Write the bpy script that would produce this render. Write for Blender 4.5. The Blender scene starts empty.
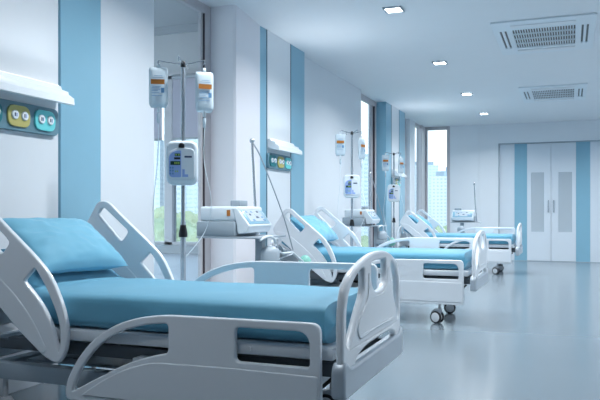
import bpy, bmesh, math, random
from mathutils import Vector, Matrix, noise
random.seed(7)
PI = math.pi
SC = bpy.context.scene
COL = SC.collection

# ------------------------------------------------------------------ materials
def mat(name, col, rough=.5, metal=0., spec=.5, bump=0., bscale=20., vary=0., vscale=4., coat=0., emit=None, estr=0., sheen=0., trans=0., alpha=1.):
    m = bpy.data.materials.new(name); m.use_nodes = True
    nt = m.node_tree; b = nt.nodes['Principled BSDF']
    b.inputs['Base Color'].default_value = (*col, 1)
    b.inputs['Roughness'].default_value = rough
    b.inputs['Metallic'].default_value = metal
    b.inputs['Specular IOR Level'].default_value = spec
    b.inputs['Coat Weight'].default_value = coat
    b.inputs['Coat Roughness'].default_value = .12
    b.inputs['Sheen Weight'].default_value = sheen
    b.inputs['Transmission Weight'].default_value = trans
    b.inputs['Alpha'].default_value = alpha
    if emit:
        b.inputs['Emission Color'].default_value = (*emit, 1); b.inputs['Emission Strength'].default_value = estr
    tc = nt.nodes.new('ShaderNodeTexCoord')
    if vary or True:
        n = nt.nodes.new('ShaderNodeTexNoise'); n.inputs['Scale'].default_value = vscale; n.inputs['Detail'].default_value = 3
        nt.links.new(tc.outputs['Object'], n.inputs['Vector'])
        mx = nt.nodes.new('ShaderNodeMix'); mx.data_type = 'RGBA'
        v = max(vary, .015)
        mx.inputs[6].default_value = (*[c*(1-v) for c in col], 1); mx.inputs[7].default_value = (*[min(1, c*(1+v)) for c in col], 1)
        nt.links.new(n.outputs['Fac'], mx.inputs[0]); nt.links.new(mx.outputs[2], b.inputs['Base Color'])
    if bump:
        n2 = nt.nodes.new('ShaderNodeTexNoise'); n2.inputs['Scale'].default_value = bscale; n2.inputs['Detail'].default_value = 4
        nt.links.new(tc.outputs['Object'], n2.inputs['Vector'])
        bp = nt.nodes.new('ShaderNodeBump'); bp.inputs['Strength'].default_value = bump; bp.inputs['Distance'].default_value = .01
        nt.links.new(n2.outputs['Fac'], bp.inputs['Height']); nt.links.new(bp.outputs['Normal'], b.inputs['Normal'])
    return m

M = {}
M['wall'] = mat('wall_paint', (.70, .75, .80), .42, spec=.35, bump=.03, bscale=60)
M['rear'] = mat('rear_wall_dark', (.40, .45, .50), .5)  # unseen wall, toned down to cut bounce onto surfaces facing the camera
M['wall_warm'] = mat('pillar_paint', (.78, .775, .82), .45, spec=.3)
M['panel'] = mat('white_panel', (.72, .76, .80), .3, spec=.4)
M['blue'] = mat('blue_panel', (.235, .45, .58), .3, spec=.4)
M['gap'] = mat('dark_gap', (.10, .17, .22), .6)
M['ceil'] = mat('ceiling_paint', (.76, .80, .84), .5, spec=.3)
M['frame'] = mat('window_frame_metal', (.48, .47, .50), .4)
M['frame_dark'] = mat('gasket', (.05, .04, .05), .5)
M['white'] = mat('bed_plastic', (.70, .75, .80), .28, spec=.5, coat=.15)
M['white2'] = mat('device_plastic', (.68, .76, .82), .32, spec=.5)
M['greyp'] = mat('grey_plastic', (.33, .40, .46), .4)
M['metal'] = mat('painted_metal', (.42, .48, .54), .35, metal=.3)
M['deckm'] = mat('deck_metal', (.56, .61, .66), .35)
M['lamphouse'] = mat('lit_lamp_cover', (.75, .80, .84), .35, emit=(.85, .94, 1), estr=.05)
M['hub'] = mat('wheel_hub', (.72, .76, .80), .35)
M['dmetal'] = mat('dark_metal', (.10, .12, .14), .45, metal=.4)
M['chrome'] = mat('steel', (.50, .55, .60), .22, metal=.75)
M['rubber'] = mat('black_rubber', (.012, .014, .018), .45)
M['lgrey'] = mat('wheel_grey', (.45, .48, .52), .4)
M['cloth'] = mat('blue_sheet', (.108, .335, .475), .62, spec=.25, bump=.12, bscale=9, sheen=.25, vary=.05, vscale=3)
M['pillow'] = mat('blue_pillowcase', (.15, .41, .56), .62, spec=.25, bump=.15, bscale=8, sheen=.25, vary=.04)
M['door'] = mat('door_leaf', (.66, .73, .80), .3)
M['doorglass'] = mat('door_glass', (.46, .53, .59), .18, spec=.6)
M['orange'] = mat('orange_label', (.42, .15, .02), .5)
M['ink'] = mat('label_ink', (.10, .25, .45), .5)
M['inkd'] = mat('dark_ink', (.02, .05, .12), .5)
M['violet'] = mat('control_panel_blue', (.28, .40, .72), .35)
M['black'] = mat('black_plastic', (.01, .012, .016), .3)
M['lcd'] = mat('green_display', (.02, .05, .04), .25)
M['lcdt'] = mat('display_digits', (.30, .48, .10), .4)
M['screen'] = mat('screen_glass', (.40, .47, .52), .6, spec=.15)
M['bezel'] = mat('screen_bezel', (.20, .38, .50), .3)
M['plate'] = mat('socket_plate', (.13, .25, .31), .4)
M['teal'] = mat('teal_pad', (.01, .17, .20), .35)
M['yellow'] = mat('yellow_pad', (.52, .47, .16), .35)
M['aqua'] = mat('aqua_pad', (.16, .66, .68), .35)
M['sock'] = mat('socket_white', (.8, .83, .86), .4)
M['green'] = mat('green_bag', (.20, .50, .43), .4)
M['tube'] = mat('white_tube', (.72, .80, .85), .3)
M['gtube'] = mat('grey_tube', (.36, .42, .48), .35)
M['blind'] = mat('blind_fabric', (.42, .40, .45), .8)
def blind_mat():
    m = bpy.data.materials.new('blind_fabric'); m.use_nodes = True; nt = m.node_tree; nt.nodes.clear()
    d = nt.nodes.new('ShaderNodeBsdfDiffuse'); d.inputs[0].default_value = (.62, .60, .66, 1); t = nt.nodes.new('ShaderNodeBsdfTranslucent'); t.inputs[0].default_value = (.66, .62, .70, 1)
    mx = nt.nodes.new('ShaderNodeMixShader'); mx.inputs[0].default_value = .45; o = nt.nodes.new('ShaderNodeOutputMaterial')
    nt.links.new(d.outputs[0], mx.inputs[1]); nt.links.new(t.outputs[0], mx.inputs[2]); nt.links.new(mx.outputs[0], o.inputs[0]); return m
M['blind'] = blind_mat()
M['sill'] = mat('sill_grey', (.34, .36, .39), .5)
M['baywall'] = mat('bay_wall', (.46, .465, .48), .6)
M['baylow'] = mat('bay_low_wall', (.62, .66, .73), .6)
M['vent'] = mat('vent_white', (.72, .79, .85), .4)
M['trunk'] = mat('bark', (.12, .09, .06), .9)
M['leaf'] = mat('foliage', (.40, .45, .28), .8, vary=.35, vscale=1.2, bump=.6, bscale=3)
M['leaf2'] = mat('foliage_dark', (.32, .39, .24), .8, vary=.35, vscale=1.2, bump=.6, bscale=3)
M['ground'] = mat('city_ground', (.42, .44, .44), .9, vary=.1, vscale=.02)

def emit_mat(name, col, s):
    m = bpy.data.materials.new(name); m.use_nodes = True; nt = m.node_tree; nt.nodes.clear()
    e = nt.nodes.new('ShaderNodeEmission'); e.inputs[0].default_value = (*col, 1); e.inputs[1].default_value = s
    o = nt.nodes.new('ShaderNodeOutputMaterial'); nt.links.new(e.outputs[0], o.inputs[0]); return m
M['lamp'] = emit_mat('lamp_diffuser', (.93, .97, 1), 14)
M['lampstrip'] = emit_mat('lamp_strip', (.90, .96, 1), 1.2)

def glass_mat(name, tint, refl, tmix=None):
    m = bpy.data.materials.new(name); m.use_nodes = True; nt = m.node_tree; nt.nodes.clear()
    t = nt.nodes.new('ShaderNodeBsdfTransparent'); t.inputs[0].default_value = (*tint, 1)
    g = nt.nodes.new('ShaderNodeBsdfGlossy'); g.inputs['Roughness'].default_value = .02
    lw = nt.nodes.new('ShaderNodeLayerWeight'); lw.inputs[0].default_value = .5
    pw = nt.nodes.new('ShaderNodeMath'); pw.operation = 'POWER'; pw.inputs[1].default_value = 5; nt.links.new(lw.outputs['Facing'], pw.inputs[0])
    fr = nt.nodes.new('ShaderNodeMath'); fr.operation = 'MULTIPLY_ADD'; fr.inputs[1].default_value = refl; fr.inputs[2].default_value = .03; nt.links.new(pw.outputs[0], fr.inputs[0])
    mx = nt.nodes.new('ShaderNodeMixShader'); o = nt.nodes.new('ShaderNodeOutputMaterial')
    nt.links.new(fr.outputs[0], mx.inputs[0]); nt.links.new(t.outputs[0], mx.inputs[1]); nt.links.new(g.outputs[0], mx.inputs[2])
    nt.links.new(mx.outputs[0], o.inputs[0]); return m
M['sky_dim'] = glass_mat('sky_dimming_glass', (.80, .815, .82), .3)  # tint added to hold down the bright sky behind these panes
M['glass'] = glass_mat('window_glass', (.97, .985, .99), .5)

def bag_mat():
    m = bpy.data.materials.new('infusion_bag_film'); m.use_nodes = True; nt = m.node_tree; nt.nodes.clear()
    t = nt.nodes.new('ShaderNodeBsdfTransparent'); t.inputs[0].default_value = (.85, .92, .96, 1)
    p = nt.nodes.new('ShaderNodeBsdfPrincipled'); p.inputs['Base Color'].default_value = (.66, .77, .84, 1); p.inputs['Roughness'].default_value = .25
    mx = nt.nodes.new('ShaderNodeMixShader'); mx.inputs[0].default_value = .72
    o = nt.nodes.new('ShaderNodeOutputMaterial')
    nt.links.new(t.outputs[0], mx.inputs[1]); nt.links.new(p.outputs[0], mx.inputs[2]); nt.links.new(mx.outputs[0], o.inputs[0]); return m
M['bag'] = bag_mat()

def floor_mat():
    m = mat('vinyl_floor', (.17, .215, .25), .16, spec=.8, vary=.04, vscale=.7)
    nt = m.node_tree; b = nt.nodes['Principled BSDF']
    tc = nt.nodes.new('ShaderNodeTexCoord'); n = nt.nodes.new('ShaderNodeTexNoise'); n.inputs['Scale'].default_value = 1.3; n.inputs['Detail'].default_value = 2
    nt.links.new(tc.outputs['Object'], n.inputs['Vector'])
    mr = nt.nodes.new('ShaderNodeMapRange'); mr.inputs[3].default_value = .195; mr.inputs[4].default_value = .205
    nt.links.new(n.outputs['Fac'], mr.inputs[0]); nt.links.new(mr.outputs[0], b.inputs['Roughness'])
    return m
M['floor'] = floor_mat()

def tower_mat(name, wallc, winc, px, pz, fx=.55, fz=.5):  # window colours passed in are lightened, haze put into the facade
    m = bpy.data.materials.new(name); m.use_nodes = True; nt = m.node_tree; b = nt.nodes['Principled BSDF']; b.inputs['Roughness'].default_value = .6
    tc = nt.nodes.new('ShaderNodeTexCoord'); s = nt.nodes.new('ShaderNodeSeparateXYZ'); nt.links.new(tc.outputs['Object'], s.inputs[0])
    def cell(sock, pitch, frac):
        a = nt.nodes.new('ShaderNodeMath'); a.operation = 'DIVIDE'; a.inputs[1].default_value = pitch; nt.links.new(sock, a.inputs[0])
        f = nt.nodes.new('ShaderNodeMath'); f.operation = 'FRACT'; nt.links.new(a.outputs[0], f.inputs[0])
        l = nt.nodes.new('ShaderNodeMath'); l.operation = 'LESS_THAN'; l.inputs[1].default_value = frac; nt.links.new(f.outputs[0], l.inputs[0]); return l
    add = nt.nodes.new('ShaderNodeMath'); add.operation = 'ADD'; nt.links.new(s.outputs[0], add.inputs[0]); nt.links.new(s.outputs[1], add.inputs[1])
    a = cell(add.outputs[0], px, fx); c = cell(s.outputs[2], pz, fz)
    mu = nt.nodes.new('ShaderNodeMath'); mu.operation = 'MULTIPLY'; nt.links.new(a.outputs[0], mu.inputs[0]); nt.links.new(c.outputs[0], mu.inputs[1])
    mx = nt.nodes.new('ShaderNodeMix'); mx.data_type = 'RGBA'; mx.inputs[6].default_value = (*wallc, 1); mx.inputs[7].default_value = (*winc, 1)
    nt.links.new(mu.outputs[0], mx.inputs[0]); nt.links.new(mx.outputs[2], b.inputs['Base Color']); return m
M['tower1'] = tower_mat('white_facade', (.72, .76, .80), (.52, .59, .65), 2.6, 2.4)
M['tower2'] = tower_mat('blue_grey_facade', (.50, .60, .70), (.42, .52, .62), 3, 2.6)
M['tower3'] = tower_mat('pale_facade', (.68, .75, .82), (.54, .62, .70), 3.2, 2.6, .7, .45)

# ------------------------------------------------------------------ mesh helpers
class MB:
    def __init__(s): s.bm = bmesh.new(); s.mats = []
    def mi(s, m):
        if m is None: return 0
        if m not in s.mats: s.mats.append(m)
        return s.mats.index(m)
    def add_mesh(s, me, mx=None, m=None):
        if mx is not None: me.transform(mx)
        n = len(s.bm.faces); s.bm.from_mesh(me); i = s.mi(m)
        s.bm.faces.ensure_lookup_table()
        for f in s.bm.faces[n:]: f.material_index = i
        bpy.data.meshes.remove(me)
    def box(s, x0, x1, y0, y1, z0, z1, bev=0., m=None, mx=None, seg=2):
        b = bmesh.new(); bmesh.ops.create_cube(b, size=1)
        for v in b.verts: v.co = Vector(((x0+x1)/2+v.co.x*(x1-x0), (y0+y1)/2+v.co.y*(y1-y0), (z0+z1)/2+v.co.z*(z1-z0)))
        if bev: bmesh.ops.bevel(b, geom=b.edges[:], offset=bev, segments=seg, profile=.5, affect='EDGES')
        me = bpy.data.meshes.new('t'); b.to_mesh(me); b.free(); s.add_mesh(me, mx, m); return s
    def cyl(s, p, q, r, r2=None, n=20, m=None, cap=True):
        p = Vector(p); q = Vector(q); d = q-p; b = bmesh.new()
        bmesh.ops.create_cone(b, cap_ends=cap, segments=n, radius1=r, radius2=r if r2 is None else r2, depth=d.length)
        me = bpy.data.meshes.new('t'); b.to_mesh(me); b.free()
        s.add_mesh(me, Matrix.Translation((p+q)/2) @ d.to_track_quat('Z', 'Y').to_matrix().to_4x4(), m); return s
    def sphere(s, c, r, sc=(1, 1, 1), m=None, n=16):
        b = bmesh.new(); bmesh.ops.create_uvsphere(b, u_segments=n*2, v_segments=n, radius=r)
        me = bpy.data.meshes.new('t'); b.to_mesh(me); b.free()
        s.add_mesh(me, Matrix.Translation(c) @ Matrix.Diagonal((*sc, 1)), m); return s
    def lathe(s, prof, c=(0, 0, 0), axis='Z', n=28, m=None):
        b = bmesh.new(); rings = []
        for r, z in prof:
            rings.append([b.verts.new((r*math.cos(2*PI*k/n), r*math.sin(2*PI*k/n), z)) for k in range(n)])
        for a, c2 in zip(rings, rings[1:]):
            for k in range(n): b.faces.new((a[k], a[(k+1) % n], c2[(k+1) % n], c2[k]))
        b.faces.new(rings[0][::-1]); b.faces.new(rings[-1])
        me = bpy.data.meshes.new('t'); b.to_mesh(me); b.free()
        R = Matrix.Identity(4)
        if axis == 'Y': R = Matrix.Rotation(PI/2, 4, 'X')
        if axis == 'X': R = Matrix.Rotation(PI/2, 4, 'Y')
        s.add_mesh(me, Matrix.Translation(c) @ R, m); return s
    def plate(s, outer, holes=(), th=.03, bev=.006, mx=None, m=None, bowx=None):
        """outline(s) in 2-D, extruded to thickness th, rounded edges"""
        cu = bpy.data.curves.new('t', 'CURVE'); cu.dimensions = '2D'; cu.fill_mode = 'BOTH'
        cu.extrude = max(th/2-bev, .0005); cu.bevel_depth = bev; cu.bevel_resolution = 2; cu.offset = -bev
        for pts in [outer]+list(holes):
            sp = cu.splines.new('POLY'); sp.points.add(len(pts)-1); sp.use_cyclic_u = True
            for i, p in enumerate(pts): sp.points[i].co = (p[0], p[1], 0, 1)
        ob = bpy.data.objects.new('t', cu); COL.objects.link(ob)
        dg = bpy.context.evaluated_depsgraph_get(); me = bpy.data.meshes.new_from_object(ob.evaluated_get(dg))
        bpy.data.objects.remove(ob); bpy.data.curves.remove(cu)
        if bowx:
            for v in me.vertices: v.co.z += bowx(v.co.x)
        s.add_mesh(me, mx, m); return s
    def tube(s, pts, r, n=10, m=None, smooth=True):
        pts = [Vector(p) for p in pts]
        if smooth and len(pts) > 2: pts = catmull(pts)
        b = bmesh.new(); rings = []; up = Vector((0, 0, 1)); prev = None
        for i, p in enumerate(pts):
            t = (pts[min(i+1, len(pts)-1)]-pts[max(i-1, 0)]).normalized()
            if prev is None:
                a = t.cross(up if abs(t.z) < .95 else Vector((1, 0, 0))).normalized()
            else:
                a = (prev-t*prev.dot(t)).normalized()
            prev = a; c = t.cross(a)
            rings.append([b.verts.new(p+a*(r*math.cos(2*PI*k/n))+c*(r*math.sin(2*PI*k/n))) for k in range(n)])
        for a, c in zip(rings, rings[1:]):
            for k in range(n): b.faces.new((a[k], a[(k+1) % n], c[(k+1) % n], c[k]))
        b.faces.new(rings[0][::-1]); b.faces.new(rings[-1])
        me = bpy.data.meshes.new('t'); b.to_mesh(me); b.free(); s.add_mesh(me, None, m); return s
    def build(s, name, m=None, parent=None, smooth=True, loc=None):
        me = bpy.data.meshes.new(name)
        bmesh.ops.recalc_face_normals(s.bm, faces=s.bm.faces[:])
        s.bm.to_mesh(me); s.bm.free()
        ms = s.mats if s.mats else [m]
        for x in ms: me.materials.append(M[x] if isinstance(x, str) else x)
        if smooth:
            me.polygons.foreach_set('use_smooth', [True]*len(me.polygons))
            me.set_sharp_from_angle(angle=math.radians(38))
        o = bpy.data.objects.new(name, me); COL.objects.link(o)
        if parent: o.parent = parent
        if loc: o.location = loc
        return o

def catmull(P, k=8, closed=False):
    out = []; n = len(P)
    rng = range(n if closed else n-1)
    for i in rng:
        p0 = P[(i-1) % n] if closed or i > 0 else P[0]; p1 = P[i]; p2 = P[(i+1) % n]; p3 = P[(i+2) % n] if closed or i+2 < n else P[-1]
        for j in range(k):
            t = j/k
            out.append(.5*((2*p1)+(p2-p0)*t+(2*p0-5*p1+4*p2-p3)*t*t+(3*p1-p0-3*p2+p3)*t**3))
    if not closed: out.append(P[-1])
    return out
def rounded(pts, k=6):
    """pts: (x, y, radius) -> polygon with filleted corners"""
    out = []; n = len(pts)
    for i in range(n):
        p = Vector(pts[i][:2]); a = Vector(pts[i-1][:2]); c = Vector(pts[(i+1) % n][:2]); r = pts[i][2]
        if r <= 0: out.append(tuple(p)); continue
        d = min(r, (a-p).length*.49, (c-p).length*.49)
        s = p+(a-p).normalized()*d; e = p+(c-p).normalized()*d
        for j in range(k+1):
            t = j/k; out.append(tuple(s*(1-t)**2+p*2*t*(1-t)+e*t*t))
    return out

def tag(o, label=None, cat=None, group=None, kind=None):
    if label: o['label'] = label
    if cat: o['category'] = cat
    if group: o['group'] = group
    if kind: o['kind'] = kind
    return o
def empty(name, loc=(0, 0, 0), rz=0):
    o = bpy.data.objects.new(name, None); COL.objects.link(o); o.location = loc; o.rotation_euler = (0, 0, rz); o.empty_display_size = .1; return o
def struct(name, mb, m=None, smooth=False, parent=None):
    o = mb.build(name, m, parent, smooth); o['kind'] = 'structure'; return o
def copy_tree(o, parent=None):
    c = o.copy(); COL.objects.link(c); c.parent = parent
    for ch in list(o.children): copy_tree(ch, c)
    return c

XZ = Matrix(((1, 0, 0, 0), (0, 0, 1, 0), (0, 1, 0, 0), (0, 0, 0, 1)))   # local (x, y, z) -> (x, z, y): a plate standing in the X-Z plane
YZ = Matrix(((0, 0, 1, 0), (1, 0, 0, 0), (0, 1, 0, 0), (0, 0, 0, 1)))   # plate standing in the Y-Z plane

# ------------------------------------------------------------------ room shell
CH = 3.39
struct('floor', MB().box(-3.66, 3.6, -3.2, 18.1, -.1, 0), 'floor')
struct('ceiling', MB().box(-3.66, 3.6, -3.2, 18.1, CH, CH+.12), 'ceil')
struct('wall_right', MB().box(3.5, 3.6, -3.2, 18.1, 0, CH), 'wall')
struct('wall_rear', MB().box(-3.66, 3.5, -3.2, -3.1, 0, CH), 'rear')
# left wall, piece by piece from the camera outwards
struct('wall_left', MB().box(-3.66, -3.445, -3.1, 5.28, 0, CH), 'wall')
def cladding(name, y0, y1, m, x=-3.41, n=0): return struct(name, MB().box(-3.445, x, y0, y1, 0, CH, .003, seg=1), m)
cladding('wall_left', -3.1, 2.88, 'wall'); cladding('trim_1', 2.88, 3.26, 'blue'); cladding('wall_left', 3.285, 4.045, 'panel')
cladding('trim_2', 4.07, 4.53, 'blue'); cladding('wall_left', 4.53, 5.28, 'wall')
mb = MB(); mb.box(-3.447, -3.436, 3.262, 3.283, 0, CH); mb.box(-3.447, -3.436, 4.047, 4.068, 0, CH); struct('trim_3', mb, 'panel')
# pillar with a splayed face
def prism(pts, z0, z1, m=None):
    mb = MB(); bm = mb.bm
    lo = [bm.verts.new((x, y, z0)) for x, y in pts]; hi = [bm.verts.new((x, y, z1)) for x, y in pts]
    n = len(pts)
    for i in range(n): bm.faces.new((lo[i], lo[(i+1) % n], hi[(i+1) % n], hi[i]))
    bm.faces.new(lo[::-1]); bm.faces.new(hi); return mb
struct('wall_left', prism([(-3.66, 6.67), (-3.33, 6.67), (-3.308, 6.69), (-3.41, 7.53), (-3.66, 7.53)], 0, CH), 'wall_warm')
struct('wall_left', MB().box(-3.66, -3.445, 7.53, 9.01, 0, CH), 'gap')
cladding('trim_4', 7.53, 7.715, 'blue'); cladding('wall_left', 7.742, 8.49, 'panel'); cladding('trim_5', 8.517, 9.01, 'blue')
struct('wall_left', MB().box(-3.66, -3.5, 9.01, 12.12, 0, CH), 'wall')
struct('wall_left', MB().box(-3.66, -3.445, 13.60, 15.3, 0, CH), 'gap')
mb = MB(); mb.box(-3.445, -3.41, 13.58, 14.02, 0, CH, .003, seg=1); mb.box(-3.66, -3.41, 13.57, 13.60, 0, CH); struct('trim_6', mb, 'blue')
cladding('wall_left', 14.05, 14.72, 'panel'); cladding('trim_7', 14.75, 15.3, 'blue')
struct('wall_left', MB().box(-3.66, -3.5, 16.24, 16.8, 0, CH), 'wall')
mb = MB()
for ya, yb in ((7.716, 7.741), (8.491, 8.516), (14.022, 14.048), (14.722, 14.748)): mb.box(-3.445, -3.408, ya, yb, 0, CH)
struct('trim_15', mb, 'gap')
# far wall: window at the corner, wall with a shallow step, door recess
BY = 18.0
struct('wall_far', MB().box(-2.85, -2.13, BY, BY+.1, 0, CH), 'wall')
struct('wall_far', MB().box(-2.127, -1.66, BY-.004, BY+.1, 0, CH), 'wall')
struct('wall_far', MB().box(-1.66, .82, BY, BY+.1, 2.9, CH), 'wall')
struct('wall_far', MB().box(.82, 3.5, BY, BY+.1, 0, CH), 'wall')
struct('wall_far', MB().box(-1.72, .9, BY+.1, BY+.16, 0, CH), 'wall')
mb = MB(); mb.box(-1.66, -1.64, BY-.01, BY+.1, 0, 2.9); mb.box(.80, .82, BY-.01, BY+.1, 0, 2.9); mb.box(-1.66, .82, BY-.01, BY+.1, 2.885, 2.905)
struct('trim_8', mb, 'greyp')
struct('wall_far', MB().box(-1.64, -1.28, BY+.05, BY+.1, 0, 2.885), 'door'); struct('wall_far', MB().box(.45, .80, BY+.05, BY+.1, 0, 2.885), 'door')
struct('trim_9', MB().box(-1.28, -.985, BY+.045, BY+.1, 0, 2.885), 'blue'); struct('trim_10', MB().box(.135, .45, BY+.045, BY+.1, 0, 2.885), 'blue')
struct('trim_11', MB().box(-1.64, .80, BY+.03, BY+.1, 0, .012), 'greyp')
def door(n, x0, x1, gx0, gx1, hx):
    d = struct('door_%d' % n, MB().plate([(x0, .015), (x1, .015), (x1, 2.88), (x0, 2.88)], [[(gx0, .72), (gx1, .72), (gx1, 2.17), (gx0, 2.17)]], .05, .002, Matrix.Translation((0, BY+.07, 0)) @ XZ), 'door')
    MB().box(gx0, gx1, BY+.06, BY+.075, .72, 2.17).build('door_glass', 'doorglass', d, False)
    h = MB(); h.cyl((hx, BY+.01, 1.19), (hx, BY+.01, 1.49), .012); h.cyl((hx, BY+.05, 1.22), (hx, BY+.01, 1.22), .009); h.cyl((hx, BY+.05, 1.46), (hx, BY+.01, 1.46), .009)
    h.build('door_handle', 'chrome', d)
door(1, -.983, -.432, -.885, -.59, -.49); door(2, -.424, .133, -.26, .045, -.365)

# windows in the left and far walls
def window(n, parts, panes, g='sky_dim'):
    mb = MB()
    for p in parts: mb.box(*p, .004, seg=1)
    w = struct('window_%d' % n, mb, 'frame')
    if isinstance(panes, dict): panes = [panes]
    for p in panes: 
        MB().box(*p['b']).build('window_pane', g, w, False)
    return w
X0, X1 = -3.66, -3.60
w1 = window(1, [(X0, X1, 5.28, 5.38, .05, CH-.0), (X0, X1, 6.545, 6.67, 0, CH), (X0, X1-.02, 6.495, 6.535, 0, CH), (X0, X1, 5.38, 6.545, CH-.10, CH), (X0, X1, 5.38, 6.545, 0, .08)],
            {'b': (-3.65, -3.64, 5.38, 6.495, .08, CH-.1)}, 'glass')
MB().box(-3.655, -3.603, 6.535, 6.546, 0, CH-.1).build('window_gasket', 'frame_dark', w1, False)
w2 = window(2, [(X0, X1, 12.12, 12.22, 0, CH), (X0, X1, 13.46, 13.57, 0, CH), (X0-.02, X1-.04, 13.25, 13.445, 0, CH), (X0, X1, 12.22, 13.46, CH-.1, CH), (X0, X1, 12.22, 13.46, 0, .1)],
            {'b': (-3.645, -3.635, 12.22, 13.25, .1, CH-.1)})
MB().box(-3.655, -3.603, 13.446, 13.46, 0, CH-.1).build('window_gasket', 'frame_dark', w2, False)
window(3, [(X0, X1, 15.3, 15.4, 0, CH), (X0, X1, 16.10, 16.24, 0, CH), (X0, X1, 15.4, 16.1, CH-.1, CH), (X0, X1, 15.4, 16.1, 0, .1)], {'b': (-3.645, -3.635, 15.4, 16.1, .1, CH-.1)})
window(4, [(-3.62, -3.52, 16.8, 16.86, 0, CH), (-3.62, -3.48, 17.55, 18.0, 0, CH), (-3.62, -3.52, 16.86, 17.55, CH-.07, CH), (-3.62, -3.52, 16.86, 17.55, 0, .1)], {'b': (-3.575, -3.565, 16.86, 17.55, .1, CH-.07)})
window(5, [(-3.62, -3.43, 18.0, 18.1, 0, CH), (-2.93, -2.85, 17.99, 18.1, 0, CH), (-3.43, -2.93, 18.0, 18.1, CH-.08, CH), (-3.43, -2.93, 18.0, 18.1, 0, .1)], {'b': (-3.43, -2.93, 18.045, 18.055, .1, CH-.08)})

# glazed bay seen through the first window
struct('floor', MB().box(-6.6, -3.66, 3.4, 7.3, -.1, 0), 'sill')
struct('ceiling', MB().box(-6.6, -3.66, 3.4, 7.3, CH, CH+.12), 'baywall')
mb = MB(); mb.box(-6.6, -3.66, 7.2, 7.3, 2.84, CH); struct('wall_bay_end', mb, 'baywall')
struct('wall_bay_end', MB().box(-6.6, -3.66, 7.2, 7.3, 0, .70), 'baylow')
struct('trim_12', MB().box(-6.6, -3.66, 7.17, 7.2, 3.30, CH), 'sill')
struct('trim_13', MB().box(-6.6, -3.66, 7.12, 7.3, .70, .80, .006), 'sill')
struct('trim_14', MB().box(-6.6, -3.66, 7.17, 7.2, 2.80, 2.84), 'frame')
mb = [(-4.50, -4.39, 7.18, 7.28, .8, 2.84), (-5.55, -5.45, 7.18, 7.28, .8, 2.84), (-6.6, -6.5, 7.18, 7.28, .8, 2.84), (-6.5, -3.66, 7.18, 7.28, 2.76, 2.84), (-6.5, -3.66, 7.18, 7.28, .8, .84), (-3.72, -3.66, 7.18, 7.28, .8, 2.84)]
window(6, mb, [{'b': (-4.39, -3.72, 7.225, 7.235, .84, 2.76)}, {'b': (-5.45, -4.50, 7.225, 7.235, .84, 2.76)}, {'b': (-6.5, -5.55, 7.225, 7.235, .84, 2.76)}])
window(7, [(-6.6, -6.5, 3.5, 3.6, 0, CH), (-6.6, -6.5, 5.3, 5.4, 0, CH), (-6.6, -6.5, 7.1, 7.2, 0, CH), (-6.6, -6.5, 3.6, 7.1, 0, .15), (-6.6, -6.5, 3.6, 7.1, CH-.15, CH)],
       [{'b': (-6.555, -6.545, 3.6, 5.3, .15, CH-.15)}, {'b': (-6.555, -6.545, 5.4, 7.1, .15, CH-.15)}], 'glass')  # unseen outer side, glazed full height to let more light in
window(8, [(-6.5, -6.4, 3.4, 3.5, 0, CH), (-3.76, -3.66, 3.4, 3.5, 0, CH), (-5.1, -5.0, 3.4, 3.5, 0, CH), (-6.4, -3.76, 3.4, 3.5, 0, .15), (-6.4, -3.76, 3.4, 3.5, CH-.15, CH)],
       [{'b': (-6.4, -5.1, 3.445, 3.455, .15, CH-.15)}, {'b': (-5.0, -3.76, 3.445, 3.455, .15, CH-.15)}], 'glass')  # unseen near side, glazing added to brighten the bay
def blind(x0, x1, label):
    t = empty('roller_blind', ((x0+x1)/2, 7.16, 2.04)); w = (x1-x0)/2
    tag(t, label, 'blind')
    mb = MB()
    mb.box(-w, w, -.004, .004, .02, .72)
    mb.build('blind_fabric', 'blind', t, False)
    MB().box(-w, w, -.01, .01, 0, .025, .004).build('bottom_bar', 'sill', t)
    MB().cyl((-w, 0, .74), (w, 0, .74), .028).build('roller', 'sill', t)
blind(-4.37, -3.70, 'mauve roller blind right of the bay window mullion, behind the nearest drip stand')
blind(-5.44, -4.52, 'mauve roller blind left of the bay window mullion, mostly hidden by the wall')

# ------------------------------------------------------------------ ceiling fittings
spots = [(-1.78, 1.70), (-1.78, 4.56), (-1.78, 7.43), (-1.78, 10.31), (-1.78, 13.19), (-1.78, 15.93), (1.5, 4.56), (1.5, 7.43), (1.5, 10.31), (1.5, 13.19), (1.5, 15.93)]  # right row and the near ones are out of view, added as fill
dl = empty('ceiling_downlight', (-1.78, 7.43, CH))
s = .10
MB().plate([(-s, -s), (s, -s), (s, s), (-s, s)], [[(-.082, -.082), (.082, -.082), (.082, .082), (-.082, .082)]], .02, .003, Matrix.Translation((0, 0, -.012))).build('frame', 'greyp', dl, False)
MB().box(-.081, .081, -.081, .081, -.014, -.006).build('diffuser', 'lamp', dl, False)
dlab = {2: 'square recessed downlight, nearest and largest of the row in view', 3: 'square recessed downlight, second of the row from the camera',
        4: 'square recessed downlight, third of the row, left of the farther air vent', 5: 'square recessed downlight, farthest and smallest of the row',
        }
for i, (x, y) in enumerate(spots):
    o = dl if i == 2 else copy_tree(dl)
    o.location = (x, y, CH)
    tag(o, dlab.get(i, 'square recessed downlight added out of view as fill over the aisle'), 'light', 'ceiling downlights' if i in dlab else 'fill downlights added out of view')
    L = bpy.data.lights.new('downlight', 'AREA'); L.shape = 'SQUARE'; L.size = .16; L.spread = math.radians(150)
    L.color = (.95, .98, 1); L.energy = 15 if y < 3 else (52 if y < 5 else 46)
    lo = bpy.data.objects.new('downlight_lamp', L); COL.objects.link(lo); lo.location = (x, y, CH-.03); lo['kind'] = 'helper'

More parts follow.
